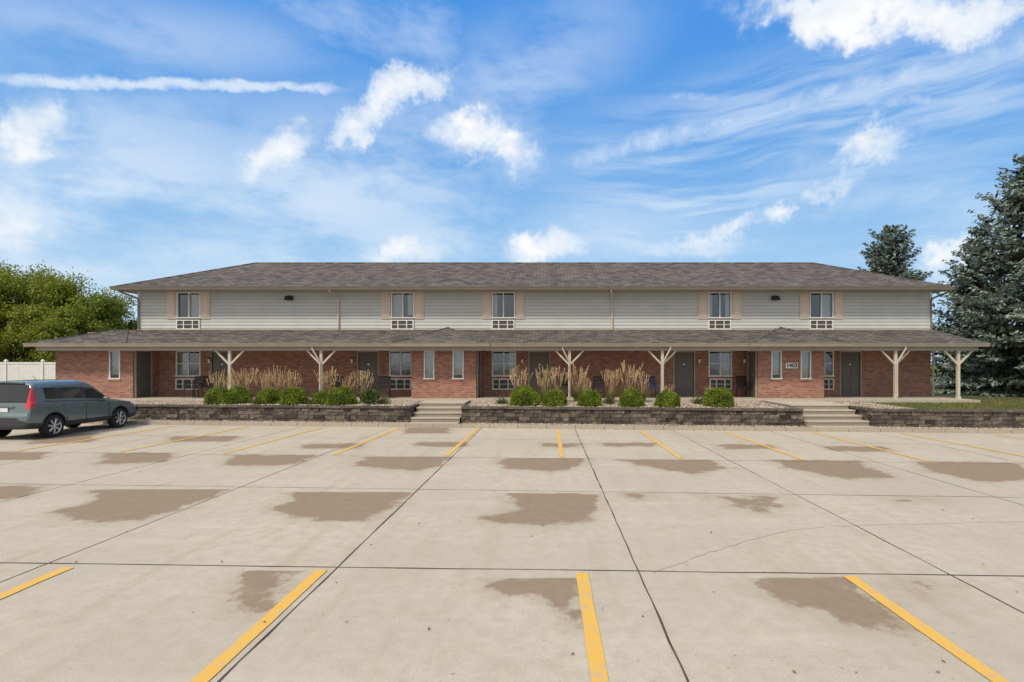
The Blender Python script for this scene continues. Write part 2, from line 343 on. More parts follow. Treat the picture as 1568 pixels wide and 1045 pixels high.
# ---------- ground ----------
Dc=lambda x:19.25-.09*x
Dw=lambda x:19.85-.09*x
b=MB(); b.poly([(-900,-300,-.02),(900,-300,-.02),(900,1500,-.02),(-900,1500,-.02)],'curb'); b.obj('ground')
nx,ny=620,270
xs=np.linspace(-31,31,nx); ys=np.linspace(-4,23,ny)
gx,gy=np.meshgrid(xs,ys); verts=np.stack([gx.ravel(),gy.ravel(),np.zeros(nx*ny)],1)
idx=np.arange(nx*ny).reshape(ny,nx); fc=np.stack([idx[:-1,:-1],idx[:-1,1:],idx[1:,1:],idx[1:,:-1]],-1).reshape(-1,4)
polys=[[(85,782),(150,768),(140,750),(358,748),(300,772),(205,798),(100,800)],[(455,752),(634,752),(605,775),(560,800),(470,796),(420,782)],
[(775,755),(918,756),(922,778),(905,797),(830,806),(738,795),(790,780)],[(1070,758),(1195,759),(1215,776),(1165,788),(1120,775)],
[(382,874),(462,872),(440,896),(400,930),(362,938),(360,905)],[(748,897),(800,881),(883,880),(890,950),(858,938),(830,920),(762,905)],
[(1165,883),(1290,882),(1398,963),(1300,960),(1195,922),(1158,900)],[(1370,897),(1432,897),(1430,915),(1385,915)],
[(560,700),(690,699),(680,712),(640,722),(540,714)],[(355,697),(482,697),(460,712),(345,714)],[(160,694),(268,694),(255,708),(150,712)],
[(770,701),(895,701),(890,714),(840,724),(768,716)],[(935,703),(1080,703),(1118,718),(1060,727),(1000,716)],[(1180,704),(1310,706),(1372,732),(1290,735),(1210,718)],
[(1400,706),(1560,710),(1600,735),(1500,738),(1420,722)],[(-40,692),(72,693),(60,704),(-40,706)],[(-40,745),(72,745),(40,762),(-40,768)],
[(60,664),(150,664),(140,678),(40,680)],[(265,668),(370,668),(350,676),(255,677)],[(640,677),(722,677),(712,685),(636,684)],[(830,679),(890,679),(885,685),(832,685)],[(920,678),(1010,679),(1000,684),(925,684)],
[(1095,681),(1180,681),(1185,688),(1110,688)],[(470,680),(560,679),(548,687),(462,687)],[(1260,684),(1350,684),(1360,692),(1280,691)],[(1380,762),(1440,764),(1420,770),(1370,768)],[(620,655),(690,655),(690,664),(620,664)],[(960,757),(990,757),(985,763),(962,762)]]
field=np.full(nx*ny,-2.0)
for k,pl in enumerate(polys):
    pp=np.array([G(*q) for q in pl]); p=verts[:,:2]
    near=(p[:,0]>pp[:,0].min()-1.5)&(p[:,0]<pp[:,0].max()+1.5)&(p[:,1]>pp[:,1].min()-1.5)&(p[:,1]<pp[:,1].max()+1.5)
    q=p[near]; dn=np.full(len(q),1e9); inn=np.zeros(len(q),bool)
    for i in range(len(pp)):
        a,c=pp[i],pp[(i+1)%len(pp)]; e=c-a
        t=np.clip(((q-a)@e)/(e@e),0,1); dn=np.minimum(dn,np.linalg.norm(q-(a+t[:,None]*e),axis=1))
        cr=((a[1]>q[:,1])!=(c[1]>q[:,1]))&(q[:,0]<(c[0]-a[0])*(q[:,1]-a[1])/(c[1]-a[1]+1e-12)+a[0]); inn^=cr
    wt=1.9 if k not in (3,7,25) else 1.1
    val=np.where(inn,dn,-dn)*wt-(-.06 if k not in (3,7,25) else .12)
    if k in (0,1,2,4,5,6,8,11,12,13):
        ytop=pp[:,1].max(); val=np.where(q[:,1]>ytop-.02,-2,np.where(inn&(q[:,1]>ytop-.35),np.maximum(val,.28),val))
    field[near]=np.maximum(field[near],val)
field=np.clip(field,-2,.9)
me=bpy.data.meshes.new('parking_lot'); me.from_pydata(verts.tolist(),[],fc.tolist()); me.materials.append(M['lot'])
at=me.attributes.new('stain','FLOAT','POINT'); at.data.foreach_set('value',field.astype(np.float32))
sc.collection.objects.link(bpy.data.objects.new('parking_lot',me))
def strip(mb,pts,wd,z,mat,jit=0):
    pts=[Vector((p[0],p[1],0)) for p in pts]; L=[];Rr=[]
    for i,p in enumerate(pts):
        d=(pts[min(i+1,len(pts)-1)]-pts[max(i-1,0)]).normalized(); n=Vector((-d.y,d.x,0)); ww=wd*(1+random.uniform(-jit,jit))/2
        L.append((p.x+n.x*ww,p.y+n.y*ww,z)); Rr.append((p.x-n.x*ww,p.y-n.y*ww,z))
    for i in range(len(pts)-1): mb.poly([Rr[i],Rr[i+1],L[i+1],L[i]],mat)
def wob(a,c,n,amt):
    return [(a[0]+(c[0]-a[0])*i/n+random.uniform(-amt,amt),a[1]+(c[1]-a[1])*i/n+random.uniform(-amt,amt)) for i in range(n+1)]
b=MB()
for k in range(-8,9):
    x=-2.28+3.26*k
    strip(b,wob((x,-3.5),(x,Dc(x)-.02),60,.006),.018 if k in(0,1) else .012,.004,'joint',.45)
for y0,sl_ in ((-1.2,.03),(2.4,.035),(5.97,.035),(9.72,.06),(13.15,.07),(16.4,.08)):
    strip(b,wob((-30,y0+30*sl_),(30,y0-30*sl_),120,.006),.018 if y0<7 else .011,.0045,'joint',.45)
b.obj('concrete_joints')
b=MB()
def crack(pts,wd=.007):
    g=[G(*p) for p in pts]; o=[]
    for i in range(len(g)-1): o+=wob(g[i],g[i+1],8,.025)[:-1]
    o.append(g[-1]); strip(b,o,wd,.003,'crack',.7)
crack([(1000,878),(1075,850),(1150,827),(1210,812),(1275,806),(1400,803),(1568,799)])
b.obj('pavement_crack')
b=MB()
for k in range(-6,8):
    x=.37+2.78*k
    strip(b,wob((x+.02*k,13.3-.07*x),(x,Dc(x)-.25),14,.004),.105,.008,'yellow',.08)
    if abs(k)<=6: strip(b,wob((x,.4),(x,5.88-.03*x),14,.004),.125,.008,'yellow',.06)
b.obj('parking_stripes')
b=MB(); n=60
for i in range(n):
    x0=-30+i; x1=x0+.985
    b.hexa([(x0,Dc(x0),-.01),(x1,Dc(x1),-.01),(x1,Dc(x1)+.16,-.01),(x0,Dc(x0)+.16,-.01),(x0,Dc(x0)+.02,.12),(x1,Dc(x1)+.02,.12),(x1,Dc(x1)+.16,.125),(x0,Dc(x0)+.16,.125)],'curb')
    b.box(x1,x1+.015,Dc(x1)+.03,Dc(x1)+.15,0,.1,'joint')
b.obj('curb')
SX=[(-4.93,-3.15),(8.87,11.0)]
b=MB(); b.poly([(-30,Dc(-30)+.15,.10),(30,Dc(30)+.15,.10),(30,Dw(30)+.2,.10),(-30,Dw(-30)+.2,.10)],'gravelbase')
b.obj('gravel_strip')
def rocks(name,n,fn,smin,smax):
    p=[]
    while len(p)<n:
        q=fn()
        if q: p.append(q)
    p=np.array(p); o=np.array([[1,0,0],[-1,0,0],[0,1,0],[0,-1,0],[0,0,1],[0,0,-1]],float)
    f=np.array([[0,2,4],[2,1,4],[1,3,4],[3,0,4],[2,0,5],[1,2,5],[3,1,5],[0,3,5]])
    s=R.uniform(smin,smax,(n,1,1))*R.uniform(.6,1.2,(n,6,1)); a=R.uniform(0,6.28,n)
    rot=np.stack([np.stack([np.cos(a),-np.sin(a),0*a],-1),np.stack([np.sin(a),np.cos(a),0*a],-1),np.stack([0*a,0*a,0*a+.7],-1)],1)
    v=np.einsum('nij,kj->nki',rot,o)*s+p[:,None,:]
    ff=(f[None]+np.arange(n)[:,None,None]*6).reshape(-1,3)
    return np_obj(name,[(v.reshape(-1,3),ff,0)],['rock'])
def instep(x,m=.1): return any(a-m<x<c+m for a,c in SX)
def f1():
    x=random.uniform(-20,20); 
    if instep(x): return None
    return (x,random.uniform(Dc(x)+.2,Dw(x)),.115)
rocks('gravel',5000,f1,.018,.05)
# raised lawn terrain, notched around the two stairs
T=.66
b=MB(); front=[(-400,Dw(-30)+.2),(-30,Dw(-30)+.2)]
for a,c in SX: front+=[(a-.12,Dw(a)+.2),(a-.12,22.95),(c+.12,22.95),(c+.12,Dw(c)+.2)]
front+=[(30,Dw(30)+.2),(400,Dw(30)+.2)]
for i in range(len(front)-1):
    p,q=front[i],front[i+1]
    if abs(p[0]-q[0])<1e-6: continue
    b.poly([(p[0],p[1],T-.01),(q[0],q[1],T-.01),(q[0],26,T-.01),(p[0],26,T-.01)],'lawn')
b.poly([(-400,26,T-.01),(400,26,T-.01),(900,1500,T-.01),(-900,1500,T-.01)],'lawn'); b.obj('lawn')
b=MB()
for a,c in ((-17.5,-5.0),(-3.08,8.80),(11.1,13.0)):
    b.poly([(a,Dw(a)+.15,T+.02),(c,Dw(c)+.15,T+.02),(c,22.9,T+.06),(a,22.9,T+.06)],'gravelbase')
b.obj('planting_bed')
def f2():
    x=random.uniform(-17.4,12.6)
    if instep(x,.2): return None
    y=random.uniform(Dw(x)+.3,22.85); t=(y-Dw(x))/(22.9-Dw(x))
    return (x,y,T+.03+.04*t)
rocks('rock_mulch',9000,f2,.025,.065)
n=26000; px_=R.uniform(11.4,26,n); py_=18.6+R.uniform(0,1,n)**1.3*7; ok=(py_>Dw(px_)+.35)&~((py_>22.8)&(px_<18))&~((px_<13.1)&(py_<22.9)); px_,py_=px_[ok],py_[ok]
c=np.stack([px_,py_,np.full(len(px_),.68)],1); v,f=np_cards(c,np.array([0,0,1.0])+R.normal(size=(len(c),3))*.45,R.uniform(.05,.13,len(c)),.018)
M['grassblade']=leafmat('lawn_blade',(.07,.11,.02),(.30,.27,.10),.7,.3)
np_obj('grass',[(v,f,0)],['grassblade'])
n=260; c=np.stack([R.uniform(-16,16,n),R.uniform(3.5,19,n),R.uniform(.008,.016,n)],1)
v,f=np_cards(c,np.concatenate([R.normal(size=(n,2)),R.normal(size=(n,1))*.05],1),R.uniform(.02,.055,n),R.uniform(.012,.03,n),np.array([0,0,4.0]))
M['litter']=islandmat('dry_leaf',(.10,.07,.04),(.24,.17,.08)); np_obj('fallen_leaves',[(v,f,0)],['litter'])
# porch slab
FL=.776
b=MB(); 
x=-21.4
while x<17.8:
    b.box(x,min(x+2.99,17.9),22.9,25.85,.2,FL,'conc'); x+=3
b.obj('porch_slab')
for (a,c),y0 in zip(SX,(19.72,18.5)):
    s=MB()
    for i in range(5):
        y1=y0+.43*(i+1)-.003 if i<4 else 22.89
        zt=.155*(i+1)-.004
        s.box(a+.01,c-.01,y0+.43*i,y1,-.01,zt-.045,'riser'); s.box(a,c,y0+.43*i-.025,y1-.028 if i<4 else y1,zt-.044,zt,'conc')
    s.obj('concrete_steps',origin=((a+c)/2,y0,0))
def wall(p0,p1,z0,z1,th=.26):
    p0=Vector((*p0,0)); p1=Vector((*p1,0)); d=(p1-p0); L=d.length; d.normalize(); n=Vector((d.y,-d.x,0))
    s=MB(); nc=4; ch=(z1-.075-z0)/nc
    s.mi('block'); s.mi('capblock')
    def pt(t,dep,z): 
        q=p0+d*t-n*dep; return (q.x,q.y,z)
    for c in range(nc):
        a=-random.uniform(0,.25)
        while a<L:
            ln=random.choice([.22,.3,.36,.42]); e=min(a+ln,L); a0=max(a,0)
            if e-a0>.04:
                g=.007
                of=[random.uniform(-.03,.03)+.014*c for _ in range(4)]
                za=z0+c*ch+.004; zb=za+ch-.011
                s.hexa([pt(a0+g,of[0],za),pt(e-g,of[1],za),pt(e-g,th,za),pt(a0+g,th,za),pt(a0+g,of[2],zb),pt(e-g,of[3],zb),pt(e-g,th,zb),pt(a0+g,th,zb)],'block')
            a+=ln
    a=0
    while a<L:
        e=min(a+.45,L); o=random.uniform(-.03,-.01)
        s.hexa([pt(a+.004,o,z1-.075),pt(e-.004,o,z1-.075),pt(e-.004,th+.03,z1-.075),pt(a+.004,th+.03,z1-.075),pt(a+.004,o+.01,z1),pt(e-.004,o+.01,z1),pt(e-.004,th+.03,z1),pt(a+.004,th+.03,z1)],'capblock'); a+=.45
    return s
def wallgroup(segs):
    s=MB()
    for g in segs:
        t=wall(*g); o=len(s.v); s.v+=t.v; s.f+=[tuple(i+o for i in f) for f in t.f]; s.m+=t.m; s.mats=t.mats
    c=segs[0]; s.obj('retaining_wall',origin=((c[0][0]+c[1][0])/2,(c[0][1]+c[1][1])/2,0))
def Pw_(x): return (x,Dw(x))
wallgroup([(Pw_(-30),Pw_(-4.97),.08,.70),((-4.97,Dw(-4.95)+.28),(-4.97,22.6),.08,.702)])
wallgroup([(Pw_(-3.10),Pw_(8.82),.08,.71),((-3.10,22.6),(-3.10,Dw(-3)+.28),.08,.712),((8.82,Dw(8.8)+.28),(8.82,22.0),.08,.712)])
wallgroup([(Pw_(11.05),Pw_(30),.08,.72),((11.05,22.4),(11.05,Dw(11)+.28),.08,.722)])
# ---------- building ----------
bld=empty('apartment_building',(-.5,25.8,FL))
YW=25.8; YB=24.2
XL,XR=X(213,YW),X(1425,YW)
up=MB(); br=MB(); tr=MB(); gl=MB(); rf=MB()
random.seed(21)
def wallXZ(mb,x0,x1,z0,z1,y,holes,mat,dep=.1):
    xs=sorted(set([x0,x1]+[h for q in holes for h in q[:2]])); zs=sorted(set([z0,z1]+[h for q in holes for h in q[2:]]))
    xs=[v for v in xs if x0<=v<=x1]; zs=[v for v in zs if z0<=v<=z1]
    for i in range(len(xs)-1):
        for j in range(len(zs)-1):
            cx=(xs[i]+xs[i+1])/2; cz=(zs[j]+zs[j+1])/2
            if any(q[0]<cx<q[1] and q[2]<cz<q[3] for q in holes): continue
            mb.poly([(xs[i],y,zs[j]),(xs[i+1],y,zs[j]),(xs[i+1],y,zs[j+1]),(xs[i],y,zs[j+1])],mat)
    for a,c,e,f in holes:
        mb.poly([(a,y,e),(a,y+dep,e),(a,y+dep,f),(a,y,f)],mat); mb.poly([(c,y,e),(c,y,f),(c,y+dep,f),(c,y+dep,e)],mat)
        mb.poly([(a,y,f),(a,y+dep,f),(c,y+dep,f),(c,y,f)],mat); mb.poly([(a,y,e),(c,y,e),(c,y+dep,e),(a,y+dep,e)],mat)
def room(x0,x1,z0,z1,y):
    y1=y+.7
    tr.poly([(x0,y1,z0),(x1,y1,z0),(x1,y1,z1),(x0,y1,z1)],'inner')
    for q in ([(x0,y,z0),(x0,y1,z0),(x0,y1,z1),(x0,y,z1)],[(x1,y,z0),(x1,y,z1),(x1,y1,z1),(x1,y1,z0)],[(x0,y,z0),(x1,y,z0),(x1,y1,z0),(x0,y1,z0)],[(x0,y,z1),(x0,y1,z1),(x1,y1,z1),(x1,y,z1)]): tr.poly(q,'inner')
def window(x0,x1,z0,z1,y,proud=.03,cur=None,mull=True,sash=False,fw=.06):
    a=y-proud; e=y+.07
    tr.box(x0,x1,a,e,z1-fw,z1,'white'); tr.box(x0-.02,x1+.02,a-.03,e,z0,z0+fw,'white')
    tr.box(x0,x0+fw,a,e,z0+fw,z1-fw,'white'); tr.box(x1-fw,x1,a,e,z0+fw,z1-fw,'white')
    xm=(x0+x1)/2
    if mull: tr.box(xm-.025,xm+.025,a+.015,e,z0+fw,z1-fw,'white')
    if sash: zm=(z0+z1)/2; tr.box(x0+fw,x1-fw,a+.017,e-.002,zm-.02,zm+.02,'white')
    gy=y+.045
    gl.poly([(x0+fw,gy,z0+fw),(x1-fw,gy,z0+fw),(x1-fw,gy,z1-fw),(x0+fw,gy,z1-fw)],'glass')
    room(x0+.01,x1-.01,z0+.01,z1-.01,e+.001)
    if cur:
        for (s0,s1,zz,kind) in cur:
            ax=x0+fw+(x1-x0-2*fw)*s0; bx=x0+fw+(x1-x0-2*fw)*s1; zb=z0+fw+(z1-z0-2*fw)*zz; n=max(4,int((bx-ax)/.045))
            for i in range(n):
                p=ax+(bx-ax)*i/n; q=ax+(bx-ax)*(i+1)/n; dy=.03*(i%2)
                tr.poly([(p,e+.04+dy,zb),(q,e+.04+.03-dy,zb),(q,e+.04+.03-dy,z1-fw),(p,e+.04+dy,z1-fw)],kind)
def acunit(x0,x1,z0,z1,y):
    a=y-.07
    tr.box(x0,x1,a,y+.05,z1-.05,z1,'white'); tr.box(x0,x1,a,y+.05,z0,z0+.05,'white')
    tr.box(x0,x0+.05,a,y+.05,z0+.05,z1-.05,'white'); tr.box(x1-.05,x1,a,y+.05,z0+.05,z1-.05,'white')
    w_=(x1-x0)
    for t in (.31,.69): tr.box(x0+w_*t-.02,x0+w_*t+.02,a+.005,y+.05,z0+.05,z1-.05,'white')
    n=7
    for i in range(n):
        z=z0+.05+(z1-z0-.1)*(i+.3)/n
        tr.hexa([(x0+.05,a+.02,z),(x1-.05,a+.02,z),(x1-.05,a+.06,z+.02),(x0+.05,a+.06,z+.02),(x0+.05,a+.02,z+.014),(x1-.05,a+.02,z+.014),(x1-.05,a+.06,z+.034),(x0+.05,a+.06,z+.034)],'louver' if i!=3 else 'white')
    tr.box(x0+.05,x1-.05,a+.065,y+.04,z0+.05,z1-.05,'dark')
def doorf(x0,x1,y,z1=None):
    z1=z1 or FL+2.04; s=y+.03
    tr.box(x0-.06,x0,y-.03,y+.09,FL,z1+.06,'fascia'); tr.box(x1,x1+.06,y-.03,y+.09,FL,z1+.06,'fascia'); tr.box(x0,x1,y-.03,y+.09,z1,z1+.06,'fascia')
    tr.box(x0,x1,s,s+.04,FL+.02,z1,'door'); w_=x1-x0
    for (a,c) in ((.13,.46),(.54,.87)):
        for (e,f) in ((.08,.42),(.48,.80),(.85,.95)):
            X0=x0+w_*a;X1=x0+w_*c;Z0=FL+2.04*e;Z1=FL+2.04*f
            tr.box(X0,X1,s-.008,s+.001,Z0,Z1,'door'); tr.box(X0+.03,X1-.03,s-.014,s-.007,Z0+.03,Z1-.03,'door')
    tr.ball((x1-.08,s-.05,FL+.98),(.03,.03,.03),'metal'); tr.ball((x1-.08,s-.03,FL+1.15),(.025,.02,.025),'metal')
    tr.box(x0,x1,y-.04,y+.08,FL+.001,FL+.02,'louver')
    tr.box((x0+x1)/2-.05,(x0+x1)/2+.05,s-.02,s-.007,FL+1.45,FL+1.5,'metal')
gw=[(269,307),(596,631),(753,790),(1085,1121),(1250,1277)]
dd=[(328,351),(549,579),(811,841),(1033,1062),(1287,1317)]
holes=[]
zt,zb_=Z(537,YW),Z(577,YW); at_,ab_=Z(580,YW),Z(597,YW)
for a,c in gw: holes.append((X(a,YW),X(c,YW),zb_,zt)); holes.append((X(a+1,YW),X(c-1,YW),ab_,at_))
dx=[]
for a,c in dd:
    m=(X(a,YW)+X(c,YW))/2; dx.append((m-.455,m+.455)); holes.append((m-.455,m+.455,FL,FL+2.04))
wallXZ(br,XL-2.4,XR,FL-.2,3.75,YW,holes,'brick')
curs=[[(0,.5,.0,'curtain')],[(.0,1,.55,'curtain')],[(.75,1,0,'curtain')],[(.45,1,.0,'curtain')],[(0,.5,.3,'curtain')]]
for k,(a,c) in enumerate(gw):
    window(X(a,YW),X(c,YW),zb_,zt,YW,0,curs[k],True,True); acunit(X(a+1,YW),X(c-1,YW),ab_,at_,YW)
    br.box(X(a,YW)-.05,X(c,YW)+.05,YW-.025,YW-.002,zb_-.05,zb_-.003,'brick')
for a,c in dx: doorf(a,c,YW)
bumps=[(X(85,YB),X(203.5,YB),[(167,184)]),(X(630,YB),X(729,YB),[(649,665),(693,710)]),(X(1161,YB),X(1262,YB),[(1181,1197),(1226,1242)])]
for k,(a,c,ws) in enumerate(bumps):
    hs_=[(X(p,YB),X(q,YB),Z(581,YB),Z(537,YB)) for p,q in ws]
    wallXZ(br,a,c,FL-.2,3.1,YB,hs_,'brick')
    br.poly([(a,YB,FL-.2),(a,YB,3.1),(a,YW if k else 31,3.1),(a,YW if k else 31,FL-.2)],'brick')
    br.poly([(c,YB,FL-.2),(c,YW,FL-.2),(c,YW,3.1),(c,YB,3.1)],'brick')
    for j,h in enumerate(hs_):
        window(*h,YB,.01,[(0,1,.0 if (k+j)%2 else .12,'curtain')],False,False,.05)
        br.box(h[0]-.05,h[1]+.05,YB-.03,YB-.002,h[2]-.07,h[2]-.003,'brick')
    tr.box(a-.02,c+.02,YB-.03,YB-.002,2.98,3.1,'soffit')
def sidedoor(x,sgn,y0,y1):
    s=sorted([x+sgn*.003,x+sgn*.035]); f=sorted([x+sgn*.003,x+sgn*.06])
    tr.box(*s,y0,y1,FL+.02,FL+2.04,'door')
    for q in ((y0-.07,y0),(y1,y1+.07)): tr.box(*f,*q,FL,FL+2.1,'fascia')
    tr.box(*f,y0,y1,FL+2.04,FL+2.1,'fascia')
    s2=sorted([x+sgn*.035,x+sgn*.045])
    for e,g in ((.08,.42),(.48,.92)):
        for p,q in ((.14,.46),(.54,.86)): tr.box(*s2,y0+(y1-y0)*p,y0+(y1-y0)*q,FL+2.04*e,FL+2.04*g,'door')
    tr.ball((x+sgn*.08,y0+.1,FL+1),(.03,.03,.03),'metal')
sidedoor(bumps[0][1],1,24.35,25.25); sidedoor(bumps[2][0],-1,24.4,25.3); sidedoor(bumps[1][1],1,24.5,25.4)
uw=[(271,308),(599,635),(753,789),(1084,1120),(1239,1276)]
zu0,zu1=Z(488,YW),Z(447.5,YW); za0,za1=Z(505,YW),Z(490,YW)
zw0,zw1=3.78,5.66; cs=.15
n=int((zw1-zw0)/cs)+1
uh=[(X(a,YW),X(c,YW)) for a,c in uw]
for i in range(n):
    z0=zw0+i*cs; z1=z0+cs; zm=(z0+z1)/2
    cut=[]
    for a,c in uh:
        if zu0<zm<zu1 or za0<zm<za1: cut.append((a+.02,c-.02))
    cur=XL; sg=[]
    for a,c in sorted(cut): sg.append((cur,a)); cur=c
    sg.append((cur,XR))
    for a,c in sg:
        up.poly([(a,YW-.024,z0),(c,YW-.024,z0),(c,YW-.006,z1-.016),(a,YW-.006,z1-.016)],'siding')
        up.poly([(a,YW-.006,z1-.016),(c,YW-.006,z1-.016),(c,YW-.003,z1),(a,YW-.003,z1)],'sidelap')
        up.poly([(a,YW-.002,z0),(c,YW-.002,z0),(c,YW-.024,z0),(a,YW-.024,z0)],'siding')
for k,(a,c) in enumerate(uh):
    cc=[[(.45,1,0,'curtain')],[(.0,.45,.0,'curtain'),(.7,1,.1,'curtain')],[(.0,.2,.0,'curtain')],[(0,.18,0,'curtain'),(.8,1,0,'curtain')],[(.5,1,.0,'curtain')]][k]
    window(a,c,zu0,zu1,YW,.045,cc,True,False,.055); acunit(a,c-.03,za0,za1,YW)
    for s0,s1 in ((a-.45,a-.03),(c+.03,c+.43)):
        tr.box(s0,s1,YW-.05,YW-.026,zu0-.02,zu1+.02,'shutter')
        zm=(zu0+zu1)/2
        for e,f in ((zu0+.06,zm-.04),(zm+.04,zu1-.06)):
            tr.box(s0+.06,s1-.06,YW-.062,YW-.049,e,f,'shutter'); tr.box(s0+.09,s1-.09,YW-.070,YW-.061,e+.04,f-.04,'shutter')
for x in (XL,XR): tr.box(x-.05,x+.05,YW-.04,YW+.06,zw0,zw1,'white')
up.poly([(XL,YW,3),(XL,YW,5.7),(XL,32.6,5.7),(XL,32.6,3)],'siding'); up.poly([(XR,YW,FL-.2),(XR,32.6,FL-.2),(XR,32.6,5.7),(XR,YW,5.7)],'siding')
up.poly([(XL,32.6,.5),(XL,32.6,5.7),(XR,32.6,5.7),(XR,32.6,.5)],'siding')
ex0,ex1=X(172,25.0),X(1458,25.0); ze=5.74; zr=Z(403.5,29.2); yr=29.2; yb=33.4; w_=4.2
A=(ex0,25,ze);B=(ex1,25,ze);C=(ex1,yb,ze);Dd=(ex0,yb,ze);E=(ex0+w_,yr,zr);Fp=(ex1-w_,yr,zr)
rf.poly([A,B,Fp,E],'shingle'); rf.poly([B,C,Fp],'shingle'); rf.poly([C,Dd,E,Fp],'shingle'); rf.poly([Dd,A,E],'shingle')
def cap(p,q,r=.05): rf.tube([p,q],r,'shingle',6)
cap((E[0],E[1],E[2]-.01),(Fp[0],Fp[1],Fp[2]-.01),.06)
for p,q in ((A,E),(B,Fp)): cap((p[0],p[1],p[2]-.01),(q[0],q[1],q[2]-.01),.05)
tr.poly([(ex0,25,5.63),(ex0,yb,5.63),(ex1,yb,5.63),(ex1,25,5.63)],'soffit')
def gutter(x0,x1,y,z,mat,h=.13,d=.11):
    tr.hexa([(x0,y-d*.65,z-h),(x1,y-d*.65,z-h),(x1,y,z-h),(x0,y,z-h),(x0,y-d,z),(x1,y-d,z),(x1,y,z),(x0,y,z)],mat)
    tr.box(x0,x1,y-d-.012,y-d+.02,z+.001,z+.018,mat)
gutter(ex0-.05,ex1+.05,24.995,5.735,'taupe'); 
tr.box(ex0-.1,ex0-.002,25,yb,5.62,5.735,'taupe'); tr.box(ex1+.002,ex1+.1,25,yb,5.62,5.735,'taupe')
ye=23.4; zp=Z(527,ye)+.02; zt_=Z(505.5,YW)
px0,px1=X(40,ye),X(1512,ye); PL=X(182,YW)
rf.poly([(px0,ye,zp),(px1,ye,zp),(XR+.1,YW-.03,zt_),(PL,YW-.03,zt_)],'shingle')
rf.poly([(px0,31.6,zp),(px0,ye,zp),(PL,YW-.03,zt_),(PL,29.2,zt_)],'shingle'); rf.poly([(PL,YW-.03,zt_),(XL,YW-.03,zt_),(XL,29.2,zt_),(PL,29.2,zt_)],'shingle')
rf.poly([(px1,ye,zp),(px1,YW+.2,zp),(XR+.1,YW-.03,zt_)],'shingle')
cap((px0,ye,zp-.01),(PL,YW-.03,zt_-.01),.045)
tr.poly([(px0,ye,zp-.1),(px0,YW,zp-.1),(px1,YW,zp-.1),(px1,ye,zp-.1)],'soffit')
gutter(px0-.04,px1+.04,ye-.003,zp-.012,'fascia',.12,.11)
tr.box(px0-.06,px0-.003,ye,31.6,zp-.13,zp-.01,'fascia')
tr.box(px1+.003,px1+.06,ye,YW+.2,zp-.13,zp-.01,'fascia')
tr.box(px0+.3,px1-.3,23.52,23.68,zp-.3,zp-.105,'soffit')
for k,(a,c,ws) in enumerate(bumps):
    if k==0: continue
    a0,c0=a-.66,c+.66
    m=(a0+c0)/2; run=(c0-a0)/2; yf=23.22; zt2=zp+.39*run*.97; ya=yf+run
    rf.poly([(a0,yf,zp+.006),(c0,yf,zp+.006),(m,ya,zt2)],'shingle')
    rf.poly([(a0,ya+1,zp),(a0,yf,zp+.006),(m,ya,zt2),(m,ya+1,zt2)],'shingle'); rf.poly([(c0,yf,zp+.006),(c0,ya+1,zp),(m,ya+1,zt2),(m,ya,zt2)],'shingle')
    cap((a0,yf,zp),(m,ya,zt2),.045); cap((c0,yf,zp),(m,ya,zt2),.045)
    gutter(a0-.03,c0+.03,yf-.003,zp-.004,'fascia',.13,.11)
    tr.poly([(a0,yf,zp-.102),(a0,ye+.1,zp-.102),(c0,ye+.1,zp-.102),(c0,yf,zp-.102)],'soffit')
tr.box(XL,XR,YW-.06,YW-.027,zt_-.03,zt_+.03,'fascia')
mx0=(bumps[0][0]+bumps[0][1])/2
cap((bumps[0][1]+.3,23.4,zp),(mx0+.3,25.75,zt_+.0),.04)
for u in (352,492,872,1014,1371,1467):
    x=X(u,23.6)
    tr.box(x-.055,x+.055,23.545,23.655,FL,zp-.301,'cream')
    tr.box(x-.075,x+.075,23.525,23.675,FL+.001,FL+.10,'cream')
    for s in (-1,1):
        zA,zB=Z(556,23.6),zp-.305
        a=x+s*.04; c=x+s*.54
        tr.hexa([(a,23.56,zA),(a,23.56,zA-.10),(a,23.64,zA-.10),(a,23.64,zA),(c,23.56,zB),(c+s*.09,23.56,zB),(c+s*.09,23.64,zB),(c,23.64,zB)],'cream')
    if u in (492,872,1014,1371):
        s=-1 if u in(492,872) else 1
        tr.tube([(x+s*.30,23.36,zp-.1),(x+s*.30,23.38,zp-.22),(x+s*.1,23.46,zp-.62),(x+s*.02,23.50,zp-.8),(x+s*.02,23.50,FL+.1)],.035,'cream',6)
for u in (519,937):
    x=X(u,YW); tr.tube([(x-.12,24.96,5.62),(x-.12,25.0,5.54),(x,25.68,5.36),(x,25.72,5.28),(x,25.72,zt_+.02)],.04,'shutter',6)
for x,s in ((XL+.02,-1),(XR-.02,1)):
    tr.tube([(x+s*.35,24.98,5.62),(x+s*.34,25.0,5.54),(x,25.68,5.3),(x,25.73,5.2),(x,25.73,zt_+.02)],.04,'taupe',6)
tr.tube([(XR+.05,25.7,3.6),(XR+.05,25.7,FL)],.04,'cream',6)
for u in (444,1186):
    x=X(u,YW); z=Z(457,YW)
    tr.box(x-.1,x+.1,YW-.06,YW-.027,z-.06,z+.12,'dark'); tr.hexa([(x-.19,YW-.22,z-.1),(x+.19,YW-.22,z-.1),(x+.19,YW-.06,z-.1),(x-.19,YW-.06,z-.1),(x-.16,YW-.16,z+.07),(x+.16,YW-.16,z+.07),(x+.16,YW-.06,z+.1),(x-.16,YW-.06,z+.1)],'dark')
